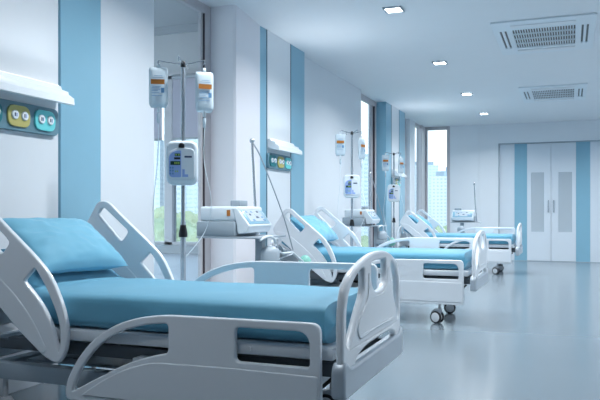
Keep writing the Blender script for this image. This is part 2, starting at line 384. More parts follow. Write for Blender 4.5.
def air_vent(x0, x1, y0, y1, label):
    cx, cy = (x0+x1)/2, (y0+y1)/2; hx, hy = (x1-x0)/2, (y1-y0)/2
    t = empty('ceiling_air_vent', (cx, cy, CH)); tag(t, label, 'air vent', 'ceiling air conditioning cassettes')
    gx, gy = .36, .50
    sl = []
    for sx in (-1, 1):
        for k in (0, 1):
            xa = sx*(.435+.055*k)
            sl.append([(xa-.012, -.46), (xa+.012, -.46), (xa+.012, .46), (xa-.012, .46)])
    hole = [[(-gx, -gy), (gx, -gy), (gx, gy), (-gx, gy)]]
    MB().plate(rounded([(-hx, -hy, .03), (hx, -hy, .03), (hx, hy, .03), (-hx, hy, .03)], 4), hole+sl, .02, .004, Matrix.Translation((0, 0, -.011))).build('panel', 'vent', t)
    MB().box(-hx+.03, hx-.03, -hy+.03, hy-.03, -.006, -.002).build('backing', 'black', t, False)
    g = MB()
    for k in range(5):
        y = -gy+2*gy*k/4
        g.box(-gx, gx, y-.024, y+.024, -.020, -.010)
    n = 24
    for k in range(n+1):
        x = -gx+2*gx*k/n
        g.box(x-.006, x+.006, -gy, gy, -.020, -.008)
    g.build('grille', 'vent', t, False)
    for sy in (-1, 1):
        MB().box(-gx, gx, sy*.66-.055, sy*.66+.055, -.030, -.020, .003).build('louvre', 'panel', t, False)
air_vent(-.87, .28, 8.37, 10.10, 'large white ceiling air cassette with grille, nearest the camera')
air_vent(-.85, .28, 12.85, 14.62, 'white ceiling air cassette with grille, farther one near the doors')

# ------------------------------------------------------------------ wall lamps and socket rails over the beds
LT = 30
def wall_lamp(y0, y1, label):
    t = empty('over_bed_lamp', (-3.41, (y0+y1)/2, 1.94)); w = (y1-y0)/2
    tag(t, label, 'lamp', 'over bed wall lamps')
    prof = [(0.002, .135), (.035, .14), (.045, .115), (.10, .095), (.105, .075), (.15, .045), (.155, .0), (.14, -.005), (.02, .03), (.002, .03)]
    mb = MB(); mb.plate([(x, z) for x, z in prof], [], 2*w, .001, XZ); mb.build('housing', 'lamphouse', t)
    MB().box(.012, .034, -w+.02, w-.02, .137, .145).build('light_strip', 'lampstrip', t, False)
    L = bpy.data.lights.new('strip', 'AREA'); L.shape = 'RECTANGLE'; L.size = .05; L.size_y = 2*w-.06; L.energy = 3; L.color = (.93, .97, 1)
    lo = bpy.data.objects.new('strip_lamp', L); COL.objects.link(lo); lo.location = (-3.41+.06, (y0+y1)/2, 2.10); lo.rotation_euler = (PI, math.radians(LT), 0); L.spread = math.radians(110); lo['kind'] = 'helper'
    return t
wall_lamp(3.26, 4.03, 'long white over bed wall lamp above the nearest bed')
wall_lamp(7.745, 8.53, 'white over bed wall lamp on the white panel above the middle bed')
wall_lamp(14.05, 14.78, 'white over bed wall lamp on the white panel above the farthest bed')

def socket_rail(yc, label):
    t = empty('socket_rail', (-3.41, yc, 1.72)); tag(t, label, 'socket panel', 'wall socket rails over the beds')
    h = .19; w = .385
    MB().plate(rounded([(-w, 0, .06), (w, 0, .06), (w, h, .06), (-w, h, .06)]), [], .03, .005, Matrix.Translation((.016, 0, 0)) @ YZ).build('back_plate', 'plate', t)
    for k, c in enumerate(('teal', 'yellow', 'aqua')):
        y = -.255+.245*k
        p = MB().plate(rounded([(y-.10, .025, .06), (y+.10, .025, .06), (y+.10, .165, .06), (y-.10, .165, .06)]), [], .016, .004, Matrix.Translation((.036, 0, 0)) @ YZ).build('socket_pad', c, t)
        for q in (-.043, .043):
            m = MB().lathe([(.030, 0), (.030, .008), (.026, .012)], (.044, y+q, .10), 'X', m='sock')
            m.box(.0555, .0575, y+q-.013, y+q-.004, .088, .112, m='inkd'); m.box(.0555, .0575, y+q+.002, y+q+.010, .088, .112, m='ink' if k != 1 else 'violet')
            m.build('socket', None, p)
socket_rail(3.63, 'teal wall socket rail with dark, yellow and aqua sockets above the nearest bed')
socket_rail(8.09, 'teal wall socket rail with coloured sockets above the middle bed')
socket_rail(14.385, 'teal wall socket rail with coloured sockets above the farthest bed')

# ------------------------------------------------------------------ the hospital bed
BX = -2.05
def fx(p): return [(a[0]-BX,)+tuple(a[1:]) for a in p]
def bed_rail_foot(t, y, dz, out):
    outer = rounded(fx([(-2.43, .218, .05), (-2.425, .30, .05), (-2.37, .41, .1), (-2.27, .53, .1), (-2.14, .615, .1), (-1.99, .665, .1), (-1.83, .685, .05), (-1.13, .688, .0), (-1.035, .688, .10), (-1.03, .218, .03)]))
    h1 = rounded(fx([(-2.385, .265, .012), (-2.345, .37, .08), (-2.24, .50, .08), (-2.11, .583, .08), (-1.96, .63, .06), (-1.815, .646, .025), (-1.815, .50, .025), (-1.90, .483, .05), (-2.05, .435, .06), (-2.20, .36, .06)]))
    h2 = rounded(fx([(-1.455, .648, .025), (-1.085, .648, .07), (-1.085, .488, .02), (-1.455, .488, .025)]))
    mb = MB(); mb.plate(outer, [h1, h2], .032, .008, Matrix.Translation((0, y, dz)) @ XZ)
    pan = rounded(fx([(-2.33, .25, .02), (-2.20, .335, .06), (-2.05, .41, .06), (-1.90, .452, .05), (-1.45, .458, .0), (-1.045, .452, .01), (-1.045, .24, .03)]))
    mb.plate(pan, [], .042, .005, Matrix.Translation((0, y, dz)) @ XZ)
    r = mb.build('side_rail', 'white', t)
    # hinge brackets to the deck
    for x in (-2.0, -1.3): MB().box(x-BX-.03, x-BX+.03, min(y, y-out*.09), max(y, y-out*.09), .40, .46, .005).build('rail_bracket', 'metal', t)
def bed_rail_head(t, y, dz, out):
    outer = rounded(fx([(-3.09, 1.15, .05), (-3.045, 1.23, .04), (-2.965, 1.235, .04), (-2.88, 1.158, .05), (-2.775, 1.072, .06), (-2.627, .953, .06), (-2.54, .873, .06), (-2.48, .775, .08), (-2.435, .67, .08), (-2.412, .565, .08), (-2.425, .46, .06), (-2.475, .395, .03), (-2.56, .425, .03), (-2.72, .545, .05), (-2.90, .705, .05), (-3.14, .915, .05), (-3.20, .99, .06)]))
    grip = rounded(fx([(-3.045, 1.145, .035), (-3.00, 1.195, .025), (-2.79, 1.025, .03), (-2.85, .955, .03)]))
    tear = rounded(fx([(-2.625, .893, .015), (-2.555, .80, .08), (-2.482, .66, .08), (-2.455, .56, .06), (-2.47, .455, .01), (-2.515, .60, .08), (-2.59, .715, .08), (-2.70, .82, .012)]))
    if out > 0: y, dx = y+.02, .03
    else: dx = 0
    mb = MB(); mb.plate(outer, [grip, tear], .032, .008, Matrix.Translation((dx, y, dz)) @ XZ)
    pan = rounded(fx([(-3.16, .97, .05), (-3.02, .955, .06), (-2.74, .74, .1), (-2.62, .60, .08), (-2.54, .46, .04), (-2.58, .445, .02), (-2.72, .555, .05), (-2.90, .715, .05), (-3.12, .91, .04)]))
    mb.plate(pan, [], .042, .005, Matrix.Translation((dx, y, dz)) @ XZ)
    mb.build('side_rail', 'white', t)
def end_board(t, name, xc, flip, dz=0., low=False):
    def bow(y): return -.02*(y/.5)**2
    arch = [(-.495, .50, .01), (-.50, .74, .1), (-.475, .845, .1), (-.40, .915, .12), (-.24, .965, .12), (-.09, .99, .1), (.09, .99, .1), (.24, .965, .12), (.40, .915, .12), (.475, .845, .1), (.50, .74, .1), (.495, .50, .01)]
    hc = rounded([(-.135, .945, .03), (.135, .945, .03), (.13, .84, .06), (.07, .795, .05), (-.07, .795, .05), (-.13, .84, .06)])
    side = [(-.235, .925, .03), (-.235, .81, .06), (-.30, .745, .06), (-.37, .66, .05), (-.425, .585, .015), (-.452, .60, .02), (-.458, .74, .1), (-.43, .83, .08), (-.36, .885, .08), (-.28, .92, .03)]
    hl = rounded(side); hr = [(-a, b) for a, b in hl]
    cut = rounded([(-.36, .495, .03), (-.33, .53, .05), (-.20, .56, .1), (.20, .56, .1), (.33, .53, .05), (.36, .495, .03)])
    a2 = rounded([(a, b-.06 if b == .5 else b, r) for a, b, r in arch])
    mx = Matrix.Translation((xc-BX, -.025, dz)) @ Matrix.Diagonal((1, 1.085, 1, 1)) @ (Matrix.Rotation(PI, 4, 'Z') if flip else Matrix.Identity(4)) @ YZ
    mb = MB()
    mb.plate(a2, [hc, hl, hr, cut], .036, .012, mx, bowx=bow)
    # raised shield in the middle
    sh = rounded([(-.30, .60, .06), (-.34, .655, .05), (-.27, .725, .05), (-.19, .775, .06), (-.18, .90, .03), (-.155, .90, .03), (-.15, .82, .05), (-.07, .775, .05), (.07, .775, .05), (.15, .82, .05), (.155, .90, .03), (.18, .90, .03), (.19, .775, .06), (.27, .725, .05), (.34, .655, .05), (.30, .60, .06), (0, .62, .2)])
    mb.plate(sh, [], .044, .005, mx, bowx=bow)
    b = mb.build(name, 'white', t)
    bp = MB(); bp.plate(rounded([(-.515, .375, .03), (.515, .375, .03), (.515, .50, .02), (.485, .545, .03), (.44, .505, .03), (-.44, .505, .03), (-.485, .545, .03), (-.515, .50, .02)]), [], .065, .014, mx, bowx=bow)
    bp.build('bumper', 'metal', b)
def slab(mb, path, hw, th, ny=28, seed=0., amp=.004):
    """mattress: rounded section swept along path [(x, z, tx, tz, s)]"""
    bm = mb.bm; rings = []
    nseg = 48
    for i, (x, z, nx, nz, e) in enumerate(path):
        ring = []
        for k in range(nseg):
            a = 2*PI*k/nseg; ca, sa = math.cos(a), math.sin(a)
            n = 5.5
            rr = (abs(ca)**n+abs(sa)**n)**(-1/n)
            u = ca*rr*hw*(1-(1-e)*.10); w = sa*rr*th/2*e
            p = Vector((x+nx*w, u, z+nz*w))
            d = noise.noise(Vector((p.x*2.2+seed, p.y*3.5, p.z*5)))*amp + noise.noise(Vector((p.x*7+seed, p.y*5, p.z*9)))*amp*.5
            p += Vector((nx, 0, nz))*d*(1 if sa > 0 else .3)
            p.y += d*1.2*(1 if ca > 0 else -1)*abs(ca)
            ring.append(bm.verts.new(p))
        rings.append(ring)
    for a, c in zip(rings, rings[1:]):
        for k in range(nseg): bm.faces.new((a[k], a[(k+1) % nseg], c[(k+1) % nseg], c[k]))
    bm.faces.new(rings[0][::-1]); bm.faces.new(rings[-1]); return mb

def mattress_path(x_foot=-1.005, hinge=-2.64, ang=math.radians(33), L=.36, zc=.667, n=70):
    out = []; flat = x_foot-hinge; R = .30; arc = R*ang; tot = flat+arc+L
    for i in range(n+1):
        t = i/n; sd = t*tot
        if i == 0: sd = 0
        e = 1.
        dd = min(sd, tot-sd)
        if dd < .045: e = math.sqrt(max(0, 1-(1-dd/.045)**2))*.9+.1
        if sd <= flat: x, z, a = x_foot-sd, zc, 0
        elif sd <= flat+arc:
            a = (sd-flat)/R; x, z = hinge-R*math.sin(a), zc+R*(1-math.cos(a))
        else:
            a = ang; q = sd-flat-arc; x = hinge-R*math.sin(a)-q*math.cos(a); z = zc+R*(1-math.cos(a))+q*math.sin(a)
        out.append((x-BX, z, math.sin(a), math.cos(a), e))
    # refine the ends
    return out

def caster(t, x, y, rz, name='caster'):
    e = MB(); e.cyl((x, y, .14), (x, y, .26), .014, m='lgrey')
    c, s = math.cos(rz), math.sin(rz)
    ox, oy = x-c*.03, y-s*.03
    mx = Matrix.Translation((ox, oy, 0)) @ Matrix.Rotation(rz, 4, 'Z')
    e.box(-.03, .045, -.010, .010, .065, .155, .006, m='lgrey', mx=mx)
    e.plate(rounded([(-.075, .075, .03), (-.05, .14, .04), (.035, .165, .03), (.05, .13, .03), (.04, .115, .02), (0, .125, .04), (-.045, .10, .03)]), [], .06, .004, mx @ XZ, m='lgrey')
    h = e.build(name, None, t)
    for sy in (-1, 1):
        w = MB()
        prof = [(.0, -.011), (.058, -.011), (.066, -.007), (.067, 0), (.066, .007), (.058, .011), (.0, .011)]
        m2 = Matrix.Translation((ox, oy, .067)) @ Matrix.Rotation(rz, 4, 'Z') @ Matrix.Translation((0, sy*.028, 0)) @ Matrix.Rotation(PI/2, 4, 'X')
        tmp = MB().lathe([(r+.0001, z) for r, z in prof], n=32); me = bpy.data.meshes.new('t'); tmp.bm.to_mesh(me); tmp.bm.free(); w.add_mesh(me, m2, 'rubber')
        tmp = MB().lathe([(.001, -.0135), (.046, -.0135), (.050, -.0115), (.050, .0115), (.046, .0135), (.001, .0135)], n=32); me = bpy.data.meshes.new('t'); tmp.bm.to_mesh(me); tmp.bm.free(); w.add_mesh(me, m2, 'hub')
        w.build('wheel', None, h)

def make_bed():
    t = empty('hospital_bed', (BX, 3.43, 0))
    slab(MB(), mattress_path(), .435, .205, seed=1.3, amp=.006).build('mattress', 'cloth', t)
    # deck under the mattress with side profile
    d = MB(); d.box(-2.60-BX, -.985-BX, -.46, .46, .516, .574, .010)
    a = math.radians(33)
    R = Matrix.Translation((-2.69-BX, 0, .565)) @ Matrix.Rotation(a, 4, 'Y')
    d.box(-.52, .0, -.44, .44, -.035, -.005, .006, mx=R)
    for x in (-2.2, -1.8, -1.4):
        d.cyl((x-BX, -.458, .545), (x-BX, -.465, .545), .012)
    d.build('deck', 'deckm', t)
    u = MB(); u.box(-2.9-BX, -1.0-BX, -.40, -.34, .43, .495, .004); u.box(-2.9-BX, -1.0-BX, .34, .40, .43, .495, .004)
    for x in (-2.9, -2.2, -1.5, -1.05): u.box(x-BX, x-BX+.05, -.34, .34, .435, .49)
    u.build('under_frame', 'dmetal', t)
    b = MB(); b.box(-3.0-BX, -1.22-BX, -.42, -.35, .265, .355, .006); b.box(-3.0-BX, -1.22-BX, .35, .42, .265, .355, .006)
    for x in (-3.0, -1.30): b.box(x-BX, x-BX+.08, -.35, .35, .265, .355, .006)
    b.box(-2.9-BX, -1.3-BX, -.25, .25, .335, .345)
    b.build('base_frame', 'greyp', t)
    for x in (-2.75, -1.55):
        c = MB(); c.box(x-BX-.13, x-BX+.13, -.15, .15, .33, .40, .02, seg=3); c.box(x-BX-.085, x-BX+.085, -.10, .10, .36, .47, .02, seg=3); c.build('lift_column', 'greyp', t)
    mo = MB(); mo.cyl((-2.5-BX, -.12, .41), (-1.9-BX, -.12, .41), .035); mo.box(-1.95-BX, -1.8-BX, -.18, -.06, .365, .45, .015); mo.build('actuator', 'black', t)
    cb = MB(); cb.tube([(-1.75-BX, -.15, .44), (-1.5-BX, -.3, .40), (-1.25-BX, -.36, .345), (-1.1-BX, -.38, .36), (-1.02-BX, -.36, .42)], .009); cb.build('cable', 'black', t)
    bed_rail_foot(t, -.485, 0., -1); bed_rail_foot(t, .50, .20, 1)
    bed_rail_head(t, -.485, 0., -1); bed_rail_head(t, .53, .03, 1)
    end_board(t, 'footboard', -.905, False); end_board(t, 'headboard', -3.235, True, dz=-.06)
    for y in (-.38, .38):
        MB().box(-1.02-BX, -.945-BX, y-.02, y+.02, .43, .48, .003).build('board_bracket', 'dmetal', t); MB().box(-3.21-BX, -2.88-BX, y-.02, y+.02, .43, .48, .003).build('board_bracket', 'dmetal', t)
    caster(t, -1.30-BX, -.385, -.4); caster(t, -1.29-BX, .43, .12)
    caster(t, -2.93-BX, -.385, 2.6); caster(t, -2.93-BX, .385, .4)
    return t
bed = make_bed()
BEDS = [3.43, 7.90, 14.30]
labs = ['white hospital bed with blue mattress, nearest the camera', 'white hospital bed with blue mattress, middle bed of the three', 'white hospital bed with blue mattress, farthest, beside the ward doors']
for i, y in enumerate(BEDS):
    o = bed if i == 0 else copy_tree(bed)
    o.location = (BX, y, 0); tag(o, labs[i], 'bed', 'hospital beds')

def pillow_mesh(seed):
    W, Hh, T = .385, .235, .09
    mb = MB(); bm = mb.bm; n = 44; m = 30; top = []; bot = []
    for s_ in (1, -1):
        g = []
        for i in range(n+1):
            row = []
            for j in range(m+1):
                u = -1+2*i/n; v = -1+2*j/m
                px = u*W*(1-.06*(1-abs(v))**1*0-.05*(v*v < .9)*(1-v*v)*abs(u)); 
                pinch_u = 1-.055*(1-u*u); pinch_v = 1-.055*(1-v*v)
                x = u*W*pinch_v; y = v*Hh*pinch_u
                prof = max(0, (1-abs(u)**3.2))**.5*max(0, (1-abs(v)**2.8))**.5
                z = s_*T*prof
                wr = noise.noise(Vector((u*2.6+seed, v*2.4, s_)))*.022+noise.noise(Vector((u*5+seed, v*6, s_)))*.010
                # crease lines running in from the corners
                z += wr*prof*s_
                row.append(bm.verts.new((x, y, z)))
            g.append(row)
        (top if s_ == 1 else bot).append(g)
        for i in range(n):
            for j in range(m):
                q = (g[i][j], g[i+1][j], g[i+1][j+1], g[i][j+1]); bm.faces.new(q if s_ == 1 else q[::-1])
    bmesh.ops.remove_doubles(bm, verts=bm.verts[:], dist=.0008)
    return mb
plabs = ['blue pillow propped on the raised head of the nearest bed', 'blue pillow propped on the raised head of the middle bed', 'blue pillow propped on the raised head of the farthest bed']
for i, y in enumerate(BEDS):
    p = pillow_mesh(i*3.1+.7).build('pillow', 'pillow')
    a = math.radians(38)
    # pillow local x -> world Y, local y -> up the slope
    R = Matrix(((0, -math.cos(a), math.sin(a)), (1, 0, 0), (0, math.sin(a), math.cos(a)))).to_4x4()
    R = R @ Matrix.Rotation(math.radians((-2, 2, 0)[i]), 4, 'Z')
    p.matrix_world = Matrix.Translation((-2.86, y+.02, .99)) @ R
    tag(p, plabs[i], 'pillow', 'pillows')

# ------------------------------------------------------------------ drip stands
POLE_TOP = 2.235
def make_stand():
    t = empty('drip_stand', (0, 0, 0))
    p = MB(); p.cyl((0, 0, .10), (0, 0, 1.12), .019); p.cyl((0, 0, 1.1), (0, 0, 2.21), .0145); p.build('pole', 'chrome', t)
    MB().lathe([(.030, 1.01), (.032, 1.03), (.022, 1.085), (.020, 1.095)]).build('pole_collar', 'black', t)
    MB().lathe([(.017, 2.205), (.019, 2.215), (.017, 2.24), (.010, 2.25)]).build('hub', 'black', t)
    for k, (ang, ln) in enumerate([(PI+.35, .175), (.35, .15), (1.9, .15), (-1.25, .15)]):
        c, s_ = math.cos(ang), math.sin(ang)
        MB().tube([(0, 0, 2.225), (c*.06, s_*.06, 2.235), (c*(ln-.02), s_*(ln-.02), 2.25), (c*ln, s_*ln, 2.25), (c*ln, s_*ln, 2.228), (c*(ln-.012), s_*(ln-.012), 2.222)], .0045, 8).build('hook', 'chrome', t)
    for k in range(5):
        a = 2*PI*k/5+.3; c, s_ = math.cos(a), math.sin(a)
        l = MB().tube([(0, 0, .12), (c*.1, s_*.1, .115), (c*.27, s_*.27, .075)], .013).build('leg', 'chrome', t)
        w = MB(); w.cyl((c*.27-s_*.012, s_*.27+c*.012, .028), (c*.27+s_*.012, s_*.27-c*.012, .028), .028, m='rubber'); w.cyl((c*.27, s_*.27, .03), (c*.27, s_*.27, .08), .008, m='lgrey'); w.build('wheel', None, l)
    MB().lathe([(.03, .10), (.035, .115), (.02, .14)]).build('base_hub', 'metal', t)
    return t
def make_pump():
    t = empty('infusion_pump', (0, 0, 0))          # faces -Y, pole behind it
    w, h = .108, .152
    MB().plate(rounded([(-w, -h, .06), (w, -h, .06), (w, h, .06), (-w, h, .06)]), [], .10, .018, Matrix.Translation((0, -.07, 0)) @ XZ).build('housing', 'white2', t)
    MB().plate(rounded([(-.092, -.115, .03), (.088, -.115, .03), (.088, .095, .03), (-.03, .105, .05), (-.092, .07, .05)]), [], .012, .004, Matrix.Translation((0, -.122, 0)) @ XZ).build('front_door', 'white', t)
    f = MB(); f.plate(rounded([(-.085, -.10, .03), (-.002, -.10, .01), (-.002, .085, .01), (-.05, .08, .03), (-.085, .05, .03)]), [], .006, .001, Matrix.Translation((0, -.130, 0)) @ XZ); f.build('control_panel', 'violet', t)
    for (x0, x1, z0, z1, m) in [(-.045, -.008, .045, .062, 'lcd'), (-.05, -.008, .022, .036, 'black'), (-.075, -.008, -.016, .010, 'lcd')]:
        MB().box(x0, x1, -.136, -.132, z0, z1, m=m).build('display', None, t)
    d = MB()
    for (x0, x1, z0, z1) in [(-.042, -.03, .048, .059), (-.024, -.012, .048, .059), (-.048, -.04, -.01, .005), (-.035, -.027, -.01, .005), (-.022, -.014, -.01, .005), (-.03, -.022, -.066, -.054), (-.044, -.036, -.066, -.054)]:
        d.box(x0, x1, -.1375, -.1355, z0, z1, m='lcdt')
    d.build('display_digits', None, t)
    k = MB()
    for z in (-.035, -.055, -.075):
        for x in (-.075, -.058): k.box(x-.005, x+.005, -.136, -.132, z-.006, z+.006, .001)
    k.build('button', 'ink', t)
    MB().box(.02, .07, -.131, -.127, .035, .047, .001).build('label_strip', 'inkd', t); MB().plate([(.005, -.098), (.045, -.098), (.045, -.08), (.022, -.08), (.022, -.045), (.005, -.045)], [], .004, .0005, Matrix.Translation((0, -.129, 0)) @ XZ).build('marking', 'violet', t)
    MB().plate([(math.cos(a)*.02, math.sin(a)*.02+.0) for a in [PI*i/10 for i in range(11)]]+[(-.02, -.012), (.02, -.012)], [], .02, .002, Matrix.Translation((0, -.128, .115)) @ XZ).build('pole_clamp', 'black', t)
    return t
def make_bag():
    t = empty('infusion_bag', (0, 0, 0))           # origin at the hook eye, hangs down, faces -Y
    mb = MB(); bm = mb.bm; n, m = 16, 24
    W, Ht, T = .066, .285, .024
    for s_ in (1, -1):
        g = []
        for i in range(n+1):
            row = []
            for j in range(m+1):
                u = -1+2*i/n; v = j/m
                wid = W*(1-.25*max(0, (v-.86)/.14)**2)*(1-.10*max(0, (.06-v)/.06))
                prof = (1-u**4)**.5*max(0, 1-abs(2*v-1)**5)**.5*(.55+.6*v)
                row.append(bm.verts.new((u*wid, s_*T*prof, -.03-v*Ht)))
            g.append(row)
        for i in range(n):
            for j in range(m):
                q = (g[i][j], g[i+1][j], g[i+1][j+1], g[i][j+1]); bm.faces.new(q if s_ == 1 else q[::-1])
    bmesh.ops.remove_doubles(bm, verts=bm.verts[:], dist=.0005)
    mb.build('bag', 'bag', t)
    MB().box(-.012, .012, -.003, .003, -.035, .0, .002).build('hanger', 'tube', t)
    lb = MB(); lb.box(-.050, .045, -.0275, -.026, -.152, -.118, m='orange')
    for (x0, x1, z0, z1) in [(-.03, .03, -.095, -.092), (-.04, .035, -.107, -.104), (-.04, .02, -.170, -.167), (-.045, .01, -.180, -.177), (-.045, .015, -.190, -.187), (-.045, .0, -.200, -.197), (-.045, .01, -.215, -.212), (-.045, .03, -.235, -.232)]:
        lb.box(x0, x1, -.0305, -.0295, z0, z1, m='ink')
    lb.box(.020, .042, -.0305, -.0295, -.212, -.178, m='ink')
    lb.build('printed_label', None, t)
    MB().lathe([(.010, -.345), (.012, -.34), (.012, -.31), (.007, -.305)]).build('port', 'tube', t)
    ch = MB(); ch.lathe([(.004, -.425), (.011, -.415), (.011, -.36), (.006, -.35)]); ch.build('drip_chamber', 'bag', t)
    return t
stand0, pump0, bag0 = make_stand(), make_pump(), make_bag()
STANDS = [(-2.54, 4.30), (-2.665, 8.80), (-2.92, 12.20)]
sl = ['tall steel drip stand behind the nearest bed, in front of the bay window', 'tall steel drip stand beside the middle bed', 'tall steel drip stand near the farthest bed']
pl = ['white infusion pump clamped on the nearest drip stand', 'white infusion pump clamped on the stand by the middle bed', 'white infusion pump clamped on the farthest drip stand']
bl = [['clear infusion bag with orange label, left hook of the nearest stand', 'clear infusion bag with orange label, right hook of the nearest stand'],
      ['clear infusion bag, left hook of the stand by the middle bed', 'clear infusion bag, right hook of the stand by the middle bed'],
      ['small infusion bag, left hook of the farthest stand', 'small infusion bag, right hook of the farthest stand']]
tl = [['thin clear drip line from the left bag of the nearest stand', 'thin clear drip line from the right bag of the nearest stand'],
      ['thin clear drip line from the left bag of the middle stand', 'thin clear drip line from the right bag of the middle stand'],
      ['thin clear drip line from the left bag of the farthest stand', 'thin clear drip line from the right bag of the farthest stand']]
for i, (x, y) in enumerate(STANDS):
    o = stand0 if i == 0 else copy_tree(stand0); o.location = (x, y, 0); o.rotation_euler = (0, 0, .5*(i > 0)); tag(o, sl[i], 'drip stand', 'drip stands')
    look = math.atan2(-x, -y+0.)  # turn the kit towards the aisle
    p = pump0 if i == 0 else copy_tree(pump0); p.location = (x, y, 1.525 if i < 2 else 1.53); p.rotation_euler = (0, 0, (.45, .28, .22)[i]); tag(p, pl[i], 'infusion pump', 'infusion pumps')
    for k, (ang, ln) in enumerate([(PI+.35, .175), (.35, .15)]):
        b = bag0 if (i == 0 and k == 0) else copy_tree(bag0)
        ang += .5*(i > 0)
        bx, by = x+math.cos(ang)*ln, y+math.sin(ang)*ln
        bz = 2.235-.035*k
        b.location = (bx, by, bz); b.rotation_euler = (0, 0, [(.50, .80), (.35, 1.25), (.3, 1.15)][i][k]); tag(b, bl[i][k], 'infusion bag', 'infusion bags')
        z0 = bz-.42
        if k == 0: pts = [(bx, by, z0), (bx-.005, by, z0-.25), (bx-.03, by-.02, z0-.6), (bx+.02, by-.08, .98), (bx+.08, by-.18, .84)]
        else: pts = [(bx, by, z0), (bx+.0, by, z0-.25), (bx+.06, by-.01, z0-.52), (bx+.02, by-.03, 1.05), (bx-.06, by-.15, .88)]
        tb = MB().tube([Vector(q)-Vector((bx, by, 0)) for q in pts], .0028, 8).build('drip_line', 'tube', None, True, (bx, by, 0))
        tag(tb, tl[i][k], 'tube', 'drip lines')

# ------------------------------------------------------------------ ventilators on carts (front = +X)
def make_ventilator():
    t = empty('ventilator', (0, 0, 0))            # origin on the floor under the column
    # body along X: x -.42 .. +.02 ; y 0 .. .46 is the width (near side face at y = 0)
    MB().box(-.39, -.02, .0, .46, 1.112, 1.235, .02, seg=3).build('housing', 'white2', t)
    MB().box(-.42, -.055, -.01, .47, .985, 1.11, .012).build('shelf_box', 'greyp', t)
    MB().box(-.42, .15, -.01, .60, .968, .984, .004).build('shelf', 'metal', t)
    W = MB(); W.plate(rounded([(-.085, 1.222, .01), (-.045, 1.225, .012), (.072, 1.075, .012), (.045, 1.015, .02), (-.035, 1.005, .02), (-.05, 1.10, .03)]), [], .47, .008, Matrix.Translation((0, .23, 0)) @ XZ)
    con = W.build('console', 'white2', t)
    # screen lies on the slanted face from (-.04,1.25) to (.10,1.10)
    a = math.atan2(.15, .117); L = math.hypot(.15, .117)
    R = Matrix.Translation((-.045, .0, 1.226)) @ Matrix.Rotation(a, 4, 'Y')
    MB().box(.012, L-.015, .02, .44, .0, .004, .001, mx=R).build('bezel', 'bezel', con)
    sc = MB(); sc.box(.03, L-.04, .07, .38, .004, .006, mx=R, m='screen')
    rnd = random.Random(3)
    for r in range(4):
        yy = .09
        while yy < .34:
            w = rnd.uniform(.018, .05)
            if rnd.random() < .75: sc.box(.042+r*.029, .060+r*.029, yy, yy+w, .006, .0075, mx=R, m=rnd.choice(['inkd', 'ink', 'greyp']))
            yy += w+.012
    sc.build('screen', None, con)
    MB().box(-.13, -.04, .05, .20, 1.235, 1.285, .006).build('module', 'greyp', t); MB().box(-.115, -.055, .047, .05, 1.245, 1.278).build('module_label', 'metal', t)
    MB().box(-.135, -.105, -.004, .004, 1.155, 1.205).build('sticker', 'orange', t)
    c = MB(); c.box(.03, .10, .19, .27, .12, .97, .012, seg=3); c.build('column', 'greyp', t)
    h = MB(); h.lathe([(.06, .76), (.08, .78), (.08, .85), (.065, .88), (.035, .90)], (.16, .22, 0)); h.box(.08, .22, .14, .32, .70, .765, .01); h.build('humidifier', 'greyp', t)
    b = MB()
    for (sx, sy) in ((-1, -1), (-1, 1), (1, -1), (1, 1)):
        b.tube([(.0, .23, .13), (sx*.15, .23+sy*.13, .12), (sx*.24, .23+sy*.20, .085)], .02)
    b.lathe([(.08, .11), (.08, .14), (.05, .16)], (.06, .23, 0)); bs = b.build('cart_base', 'greyp', t)
    for (sx, sy) in ((-1, -1), (-1, 1), (1, -1), (1, 1)):
        w = MB(); x, y = sx*.24, .23+sy*.20; w.cyl((x, y-.015, .04), (x, y+.015, .04), .04, m='rubber'); w.cyl((x, y, .04), (x, y, .09), .01, m='lgrey'); w.build('wheel', None, bs)
    a_ = MB(); a_.cyl((-.06, .40, .98), (-.05, .37, 1.28), .012); a_.cyl((-.05, .37, 1.28), (-.065, .34, 1.80), .011); a_.sphere((-.065, .34, 1.81), .022); a_.build('support_arm', 'chrome', t)
    return t
v0 = make_ventilator()
VL = [(-2.52, 5.20, 0, 'white ventilator cart with slanted screen between the nearest and middle beds'),
      (-2.90, 10.45, 0, 'white ventilator cart with slanted screen beyond the middle bed'),
      (-2.42, 15.55, -PI/2, 'white ventilator cart facing the camera, beyond the farthest bed')]
for i, (x, y, rz, lab) in enumerate(VL):
    o = v0 if i == 0 else copy_tree(v0); o.location = (x, y, 0); o.rotation_euler = (0, 0, rz); tag(o, lab, 'ventilator', 'ventilators')
    if i == 2:
        for ch in o.children:
            if ch.name.startswith('support_arm'): ch.location.y += .13
def hose(name, pts, r, m, label, cat, group=None):
    o = Vector(pts[0]); ob = MB().tube([Vector(p)-o for p in pts], r, 10).build(name, m, None, True, o); tag(ob, label, cat, group); return ob
